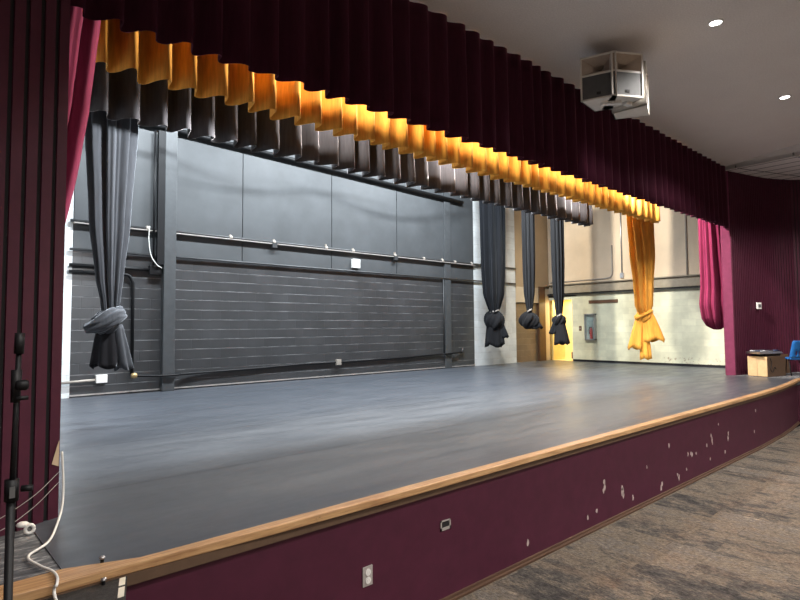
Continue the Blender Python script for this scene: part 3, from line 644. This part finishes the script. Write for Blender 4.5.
# ------------------------------------------------------------------ LOUDSPEAKERS AND CEILING LIGHTS
def overhead():
    C = Vector((6.74, 3.48, 4.80)); H = .56
    t = thing('loudspeaker_cluster', 'white loudspeaker cluster hanging from the plaster ceiling', 'speaker', C)
    for az in (200, 239, 290):
        a = math.radians(az); n = Vector((math.cos(a), math.sin(a), 0)); l = Vector((-n.y, n.x, 0)); tl = Vector((0, 0, 1))
        F = C+n*.52+Vector((0, 0, -.07 if az == 290 else 0)); wf, wb, dp = .215, .11, .42
        def q(u, dpt, z): return F+l*u-n*dpt+tl*z
        sh = MB()
        # shell as five slabs around an open front
        sh.hexa([q(-wf, 0, 0), q(wf, 0, 0), q(wb, dp, 0), q(-wb, dp, 0)], [q(-wf, 0, .02), q(wf, 0, .02), q(wb, dp, .02), q(-wb, dp, .02)])
        sh.hexa([q(-wf, 0, H-.02), q(wf, 0, H-.02), q(wb, dp, H-.02), q(-wb, dp, H-.02)], [q(-wf, 0, H), q(wf, 0, H), q(wb, dp, H), q(-wb, dp, H)])
        for s in (-1, 1): sh.hexa([q(s*wf, 0, 0), q(s*(wf-.018), 0, 0), q(s*(wb-.01), dp, 0), q(s*wb, dp, 0)], [q(s*wf, 0, H), q(s*(wf-.018), 0, H), q(s*(wb-.01), dp, H), q(s*wb, dp, H)])
        sh.hexa([q(-wb, dp-.02, 0), q(wb, dp-.02, 0), q(wb, dp, 0), q(-wb, dp, 0)], [q(-wb, dp-.02, H), q(wb, dp-.02, H), q(wb, dp, H), q(-wb, dp, H)])
        sh.hexa([q(-wf+.01, .01, .31), q(wf-.01, .01, .31), q(wf-.03, .1, .31), q(-wf+.03, .1, .31)], [q(-wf+.01, .01, .335), q(wf-.01, .01, .335), q(wf-.03, .1, .335), q(-wf+.03, .1, .335)])
        cab = sh.build('cabinet', 'spk_shell', t)
        h = MB(); u0, z0, z1 = wf-.02, .335, H-.02
        ring = [[q(-u0, .008, z0), q(u0, .008, z0), q(u0, .008, z1), q(-u0, .008, z1)], [q(-.06, .10, .39), q(.06, .10, .39), q(.06, .10, .455), q(-.06, .10, .455)], [q(-.02, .2, .405), q(.02, .2, .405), q(.02, .2, .44), q(-.02, .2, .44)]]
        h.grid(ring, closed=True); h.build('horn', 'horn', cab, fixn=False)
        MB().hexa([q(-.03, .2, .40), q(.03, .2, .40), q(.03, .21, .40), q(-.03, .21, .40)], [q(-.03, .2, .45), q(.03, .2, .45), q(.03, .21, .45), q(-.03, .21, .45)]).build('horn_throat', 'groove', cab)
        MB().hexa([q(-u0, .012, .025), q(u0, .012, .025), q(u0, .03, .025), q(-u0, .03, .025)], [q(-u0, .012, .31), q(u0, .012, .31), q(u0, .03, .31), q(-u0, .03, .31)]).build('grille', 'grille', cab)
        MB().hexa([q(-.025, .004, .06), q(.025, .004, .06), q(.025, .012, .06), q(-.025, .012, .06)], [q(-.025, .004, .09), q(.025, .004, .09), q(.025, .012, .09), q(-.025, .012, .09)]).build('badge', 'groove', cab)
    b = MB()
    for az in (219, 264):
        a = math.radians(az); n = Vector((math.cos(a), math.sin(a), 0)); l = Vector((-n.y, n.x, 0))
        b.obox(C+n*.36+Vector((0, 0, -.018)), l*.12, n*.03, (0, 0, .018))
    b.build('mounting_bracket', 'white_plastic', t)
    MB().prism([(C.x-.1, C.y-.1), (C.x+.1, C.y-.1), (C.x+.1, C.y+.1), (C.x-.1, C.y+.1)], C.z+H, C.z+H+.03).build('top_plate', 'black_metal', t)
    for az in (200, 239, 290):
        a = math.radians(az); n = Vector((math.cos(a), math.sin(a), 0))
        MB().tube([C+n*.2+Vector((0, 0, H-.01)), C+n*.12+Vector((0, 0, 5.546-C.z))], .008, 6).build('suspension_cable', 'black_metal', t)
    # recessed lights
    lab = ['recessed round ceiling light right of the loudspeakers', 'recessed round ceiling light nearest the tiled panel', 'recessed round ceiling light farther along the hall']
    z = 5.546
    t0 = thing('ceiling_light', lab[0], 'light', (6.95, 2.19, z), 'recessed ceiling lights')
    c = Vector((6.95, 2.19, z))
    rim = MB(); n_ = 28; rg = []
    for r, h in ((.088, .0), (.088, -.008), (.066, -.010), (.064, -.001)): rg.append([c+Vector((r*math.cos(2*PI*k/n_), r*math.sin(2*PI*k/n_), h)) for k in range(n_)])
    rim.grid(rg, closed=True); rim.build('trim_ring', 'white_plastic', t0, True)
    MB().lathe(c, [(.064, -.001), (.058, -.004)], 28).build('lens', 'lens', t0)
    dup(t0, (10.08, 2.24, z), lab[1])
    def spot(x, y, w, zz=z):
        l = bpy.data.lights.new('downlight_and_fill', 'SPOT'); l.energy = w; l.spot_size = 2.5; l.spot_blend = .6; l.shadow_soft_size = .07; l.color = (1, .955, .91)
        o = bpy.data.objects.new('downlight_and_fill', l); COL.objects.link(o); o.location = (x, y, zz-.03)
    spot(13.9, 1.6, HALL*.8, 5.2); spot(6.95, 2.19, HALL); spot(10.08, 2.24, HALL)  # first spot is unseen, added to brighten the curved maroon wall
    for x in (.7, 3.8, 6.95, 10.08):
        for y in (-.9, -4.0, -7.2): spot(x, y, HALL)
HALL = 480
overhead()

# ------------------------------------------------------------------ LOOSE THINGS
def loose():
    # cabinet with pale double end
    ang = math.radians(-14); u = Vector((math.cos(ang), math.sin(ang), 0)); v = Vector((-u.y, u.x, 0)); A = Vector((13.585, 3.545, ZS-.004))
    def p(a, b, z): return A+u*a+v*b+Vector((0, 0, z))
    t = thing('storage_cabinet', 'low brown cabinet with pale double doors beside the curved maroon wall', 'cabinet', A)
    MB().hexa([p(.02, 0, .0), p(.70, 0, 0), p(.70, .40, 0), p(.02, .40, 0)], [p(.02, 0, .43), p(.70, 0, .43), p(.70, .40, .43), p(.02, .40, .43)]).build('body', 'brown_wood', t)
    MB().hexa([p(0, .0, .01), p(.02, .0, .01), p(.02, .197, .01), p(0, .197, .01)], [p(0, .0, .43), p(.02, .0, .43), p(.02, .197, .43), p(0, .197, .43)]).build('door', 'cardboard', t)
    MB().hexa([p(0, .203, .01), p(.02, .203, .01), p(.02, .40, .01), p(0, .40, .01)], [p(0, .203, .43), p(.02, .203, .43), p(.02, .40, .43), p(0, .40, .43)]).build('door', 'cardboard', t)
    cb = bez([p(.10, -.012, .40), p(.14, -.02, .30), p(.10, -.02, .16), p(.17, -.02, .10), p(.24, -.02, .2), p(.3, -.02, .16)], 8)
    tag(MB().tube(cb, .007, 6).build('loose_cable', 'black_plastic', smooth=True), 'black cable hanging down the front of the brown cabinet', 'cable')
    # flat equipment on top
    t = thing('folded_stand', 'flat grey and black folded equipment lying on the brown cabinet', 'equipment', p(.3, .2, .434))
    MB().hexa([p(-.12, .04, .49), p(.68, .02, .49), p(.68, .34, .49), p(-.05, .40, .49)], [p(-.18, .06, .535), p(.65, .04, .525), p(.65, .32, .525), p(-.12, .36, .535)]).build('top_panel', 'steel', t)
    MB().hexa([p(.06, .06, .434), p(.62, .06, .434), p(.62, .34, .434), p(.06, .34, .434)], [p(.03, .04, .49), p(.66, .04, .49), p(.66, .36, .49), p(.03, .36, .49)]).build('base', 'black_plastic', t)
    for k, b_ in enumerate((.09, .2, .31)): MB().tube([p(-.05, b_, .55), p(.55, b_+.03, .547)], .014, 8).build('bar', 'steel' if k != 1 else 'dark_blue', t, True)
    MB().tube([p(.45, .1, .548), p(.70, .12, .54)], .022, 8).build('arm', 'dark_blue', t, True)
    tag(MB().hexa([(14.50, 3.76, ZS-.004), (15.2, 3.50, ZS-.004), (15.21, 3.52, ZS-.004), (14.51, 3.78, ZS-.004)], [(14.52, 3.80, 1.31), (15.22, 3.54, 1.31), (15.23, 3.56, 1.31), (14.53, 3.82, 1.31)]).build('cardboard_sheet', 'brown_wood'), 'brown sheet leaning on the maroon wall behind the blue chair', 'board')
    # blue chair
    b0 = Vector((14.58, 3.40, ZS-.004))
    t = thing('school_chair', 'blue plastic school chair on the stage by the right frame edge', 'chair', b0)
    f = Vector((.42, .907, 0)); s = Vector((-f.y, f.x, 0))          # faces the wall
    def c(a, b, z): return b0+f*a+s*b+Vector((0, 0, z))
    rows = []
    for i in range(9):
        tt = i/8; a = .20-.40*tt; rows.append([c(a, -.19+.38*j/8, .36+.02*(abs(j-4)/4)**2*1.0-.015*tt-.02*max(0, tt*-3+.4)) for j in range(9)])
    MB().grid(rows).build('seat', 'blue', t, True, solid=.014)
    # backrest with two slots
    def bk(u_, z): return c(-.19-.10*(z-.40)/.4-.03*(1-(u_/.2)**2), u_, z)
    bm = MB(); us = [-.20, -.12, -.07, -.03, .03, .07, .12, .20]; zs = [.37, .43, .47, .53, .60, .68, .74, .76]
    idx = {}
    for j, z in enumerate(zs):
        for i, u_ in enumerate(us): idx[i, j] = len(bm.v); sc_ = .93 if j == 7 else 1; bm.v.append(Vector(bk(u_*sc_, z)))
    for j in range(7):
        for i in range(7):
            if j in (1, 2) and i in (2, 4): continue
            bm.f.append([idx[i, j], idx[i+1, j], idx[i+1, j+1], idx[i, j+1]]); bm.mi.append(0)
    bm.build('backrest', 'blue', t, True, solid=.014)
    for a1, a0, b_ in ((.14, .22, .17), (.14, .22, -.17), (-.13, -.22, .17), (-.13, -.22, -.17)):
        MB().tube([c(a1, b_*.85, .345), c(a0, b_*1.15, 0)], .011, 8).build('leg', 'black_metal', t, True)
    MB().tube([c(.14, -.15, .345), c(.14, .15, .345)], .009, 8).tube([c(-.13, -.15, .335), c(-.13, .15, .335)], .009, 8).build('cross_bar', 'black_metal', t, True)
    # steps
    t = thing('stage_steps', 'dark steps against the stage front at the lower left', 'steps', (-.2, 2.3, 0))
    def ex(y): return .772+(y-2.80)*.30
    for k in range(4):
        zt = .2095*(k+1); y0_ = 1.70+.27*k; y1_ = y0_+.29 if k < 3 else 2.798
        MB().prism([(-.62, y0_), (ex(y0_), y0_), (ex(y1_), y1_), (-.62, y1_)], zt-.03, zt).build('tread', 'tread', t)
        MB().prism([(-.60, y0_+.02), (ex(y0_)-.02, y0_+.02), (ex(y0_)-.02, y0_+.04), (-.60, y0_+.04)], .2095*k, zt-.03).build('riser', 'groove', t)
    a_, b_ = 1.74, 2.79
    MB().hexa([(ex(a_)-.03, a_, 0), (ex(a_)-.012, a_, 0), (ex(b_)-.012, b_, 0), (ex(b_)-.03, b_, 0)], [(ex(a_)-.03, a_, .17), (ex(a_)-.012, a_, .17), (ex(b_)-.012, b_, .80), (ex(b_)-.03, b_, .80)]).build('side_board', 'maroon_paint', t)
    for (y0_, y1_) in ((2.59, 2.685), (2.705, 2.785)): MB().prism([(ex(y0_)-.032, y0_), (ex(y0_)-.006, y0_), (ex(y1_)-.006, y1_), (ex(y1_)-.032, y1_)], .8385, .8402).build('tape_strip', 'tape', t)
    # microphone stand
    bx, by = .165, 1.45
    t = thing('microphone_stand', 'slim black microphone stand in the left foreground', 'stand', (bx, by, 0))
    MB().lathe((bx, by, 0), [(.13, 0), (.14, .008), (.13, .022), (.04, .035), (.02, .05)], 28).build('base', 'black_metal', t, True)
    MB().tube([(bx, by, .04), (bx-.001, by, 1.64)], .0085, 12).build('lower_tube', 'black_metal', t, True)
    MB().tube([(bx, by, 1.62), (bx+.006, by, 1.93)], .0055, 12).build('upper_tube', 'black_metal', t, True)
    MB().tube([(bx, by, 1.615), (bx, by, 1.66)], .0135, 14).tube([(bx+.016, by-.012, 1.64), (bx+.035, by-.02, 1.64)], .007, 8).build('clutch', 'black_plastic', t, True)
    MB().tube([(bx+.002, by, 1.825), (bx+.003, by, 1.895)], [.009, .0105], 12).build('collar', 'black_plastic', t, True)
    k = MB().tube([(bx+.006, by, 1.93), (bx+.007, by, 1.975)], .0095, 12).build('grip', 'black_plastic', t, True)
    MB().lathe((bx+.020, by-.01, 1.862), [(.005, -.02), (.011, -.018), (.012, 0), (.008, .004)], 10, 'x').box((bx+.002, by-.014, 1.83), (bx+.024, by-.004, 1.838)).build('clamp_knob', 'black_plastic', t, True)
    MB().box((bx-.006, by-.0205, 1.625), (bx+.004, by-.0185, 1.648)).build('label_sticker', 'grille', t)
    # cord and bits on the left
    cord = bez([(.674, 3.80, 1.26), (.680, 3.78, 1.10), (.672, 3.74, .97), (.63, 3.62, .905), (.545, 3.36, .892), (.44, 3.22, .889), (.462, 3.05, .892), (.492, 2.93, .898), (.497, 2.84, .898), (.482, 2.765, .894), (.478, 2.785, .88), (.476, 2.765, .852), (.474, 2.68, .846)], 8)
    tag(MB().tube(cord, .0065, 8).build('white_cord', 'white_cord', smooth=True), 'white cord running down the panel edge and over the oak edge', 'cord')
    tg = MB(); tg.hexa([(.618, 3.768, 1.20), (.655, 3.784, 1.18), (.657, 3.790, 1.18), (.620, 3.776, 1.2)], [(.645, 3.779, 1.30), (.655, 3.784, 1.33), (.657, 3.790, 1.33), (.647, 3.786, 1.30)])
    tag(tg.build('torn_tape', 'tag'), 'torn tan tape stuck to the edge of the slatted panel', 'tape')
    t = thing('cord_plug', 'white plug with a loop lying at the foot of the slatted panel', 'plug', (.475, 3.62, ZS))
    MB().lathe((.465, 3.62, ZS+.050), [(0, -.014), (.026, -.011), (.031, 0), (.023, .009), (0, .012)], 16).build('cap', 'white_plastic', t, True)
    MB().tube([(.495+.020*math.cos(a), 3.60, ZS+.023+.022*math.sin(a)) for a in [2*PI*i/16 for i in range(17)]], .009, 8).build('loop', 'white_cord', t, True)
    lb = 'thin grey wire strung across the foot of the slatted panel, '
    tag(MB().tube(bez([(.665, 3.79, 1.15), (.5, 3.66, 1.05), (.25, 3.55, .96), (-.1, 3.38, .93)], 6), .002, 6).build('thin_wire', 'grey_plate', smooth=True), lb+'upper of two', 'wire')
    tag(MB().tube(bez([(.66, 3.78, 1.09), (.5, 3.65, .99), (.3, 3.55, .92), (-.1, 3.36, .90)], 6), .002, 6).build('thin_wire', 'grey_plate', smooth=True), lb+'lower of two', 'wire')
    for (x, y_, z, lab) in ((.69, 2.905, .886, 'small metal stud beside the vinyl floor corner at the oak edge'), (.665, 2.77, .838, 'small metal stud on the top step below the oak edge')):
        t = thing('metal_stud', lab, 'stud', (x, y_, z))
        MB().lathe((x, y_, z), [(.008, 0), (.008, .018)], 10).build('shaft', 'black_metal', t)
        MB().lathe((x, y_, z+.018), [(.012, 0), (.014, .004), (.010, .012)], 10).build('head', 'steel', t, True)
loose()

# ------------------------------------------------------------------ LIGHTS OF THE STAGE
def area(name, loc, target, w, size, col, sy=None):
    l = bpy.data.lights.new(name, 'AREA'); l.energy = w; l.color = col; l.size = size
    if sy: l.shape = 'RECTANGLE'; l.size_y = sy
    o = bpy.data.objects.new(name, l); COL.objects.link(o); o.location = loc
    o.rotation_euler = (Vector(target)-Vector(loc)).to_track_quat('-Z', 'Y').to_euler(); return o
def spotl(name, loc, target, w, ang, col, soft=.08, blend=.5):
    l = bpy.data.lights.new(name, 'SPOT'); l.energy = w; l.color = col; l.spot_size = math.radians(ang); l.spot_blend = blend; l.shadow_soft_size = soft
    o = bpy.data.objects.new(name, l); COL.objects.link(o); o.location = loc
    o.rotation_euler = (Vector(target)-Vector(loc)).to_track_quat('-Z', 'Y').to_euler(); return o
COOL = (.86, .94, 1.0); WARM = (1, .86, .66)
# cool strip lights over the upstage half
for x in (3.2, 6.4, 9.6): area('strip_light', (x, 8.1, 6.7), (x, 8.8, 0), 520, 1.8, COOL, .25)
# first electric between valance and gold border
for x in (3.5, 5.7, 7.9, 10.1): area('border_lamp', (x, 4.70, 5.7), (x+.1, 5.5, 3.4), 160, 1.2, (1, .88, .70), .12)
# second electric in front of the black border
for x, e in ((4.3, 210), (6.8, 400), (10.7, 430)): spotl('border_lamp', (x, 6.22, 5.5), (x-.2, 6.68, 3.6), e, 165, (1, .94, .90), .08, .3)
spotl('side_fill', (9.6, 4.80, 5.5), (13.75, 4.5, 2.9), 1900, 45, (1, .93, .9), .08)  # unseen spot added to brighten the right house curtain
spotl('side_fill', (5.4, 4.86, 5.3), (.9, 4.5, 3.5), 450, 40, (1, .93, .9), .08)  # unseen spot added to light the left house curtain's edges
spotl('leg_fill', (3.3, 5.65, 4.46), (1.7, 7.1, 3.2), 1050, 75, (.95, .97, 1), .1)  # unseen spot added to brighten the left leg curtain
# wing work light aimed at the right wall
spotl('wing_lamp', (9.2, 7.05, 6.2), (15.8, 6.6, 2.4), 2100, 85, (1, .95, .82), .08)
area('niche_lamp', (16.3, 9.9, 2.9), (16.3, 9.9, 0), 30, .3, (1, .85, .5))
tag(MB().tube([(1.0, 9.4, 7.19), (1.0, 9.4, 5.6)]+bez([(1.0, 9.4, 5.5), (3.0, 9.4, 5.75), (5.0, 9.4, 5.5), (7.2, 9.4, 5.72), (9.2, 9.4, 5.5), (11, 9.4, 5.8)], 8)+[(11, 9.4, 7.19)], .016, 6).build('feed_cable', 'black_plastic', smooth=True), 'black feed cable swagged above the upper back wall', 'cable')

# ------------------------------------------------------------------ camera and world
w = bpy.data.worlds.new('World'); sc.world = w; w.use_nodes = True
w.node_tree.nodes['Background'].inputs[0].default_value = (.5, .5, .55, 1); w.node_tree.nodes['Background'].inputs[1].default_value = .02
yaw, pit, ro = .7262, .0513, -.0074
fw = Vector((math.sin(yaw)*math.cos(pit), math.cos(yaw)*math.cos(pit), math.sin(pit))); rt = Vector((math.cos(yaw), -math.sin(yaw), 0)); up = rt.cross(fw)
c_, s_ = math.cos(ro), math.sin(ro); r2 = rt*c_+up*s_; u2 = up*c_-rt*s_
cam = bpy.data.cameras.new('Camera'); cam.sensor_width = 36; cam.lens = 36*545.39/800; cam.clip_start = .05
co = bpy.data.objects.new('Camera', cam); COL.objects.link(co)
m = Matrix((r2, u2, -fw)).transposed().to_4x4(); m.translation = (0, 0, 1.98); co.matrix_world = m
sc.camera = co
sc.view_settings.view_transform = 'Standard'; sc.view_settings.look = 'None'; sc.view_settings.gamma = 1; sc.view_settings.use_curve_mapping = False
sc.view_settings.exposure = 0
sc.cycles.use_denoising = True; sc.cycles.max_bounces = 8; sc.cycles.diffuse_bounces = 5
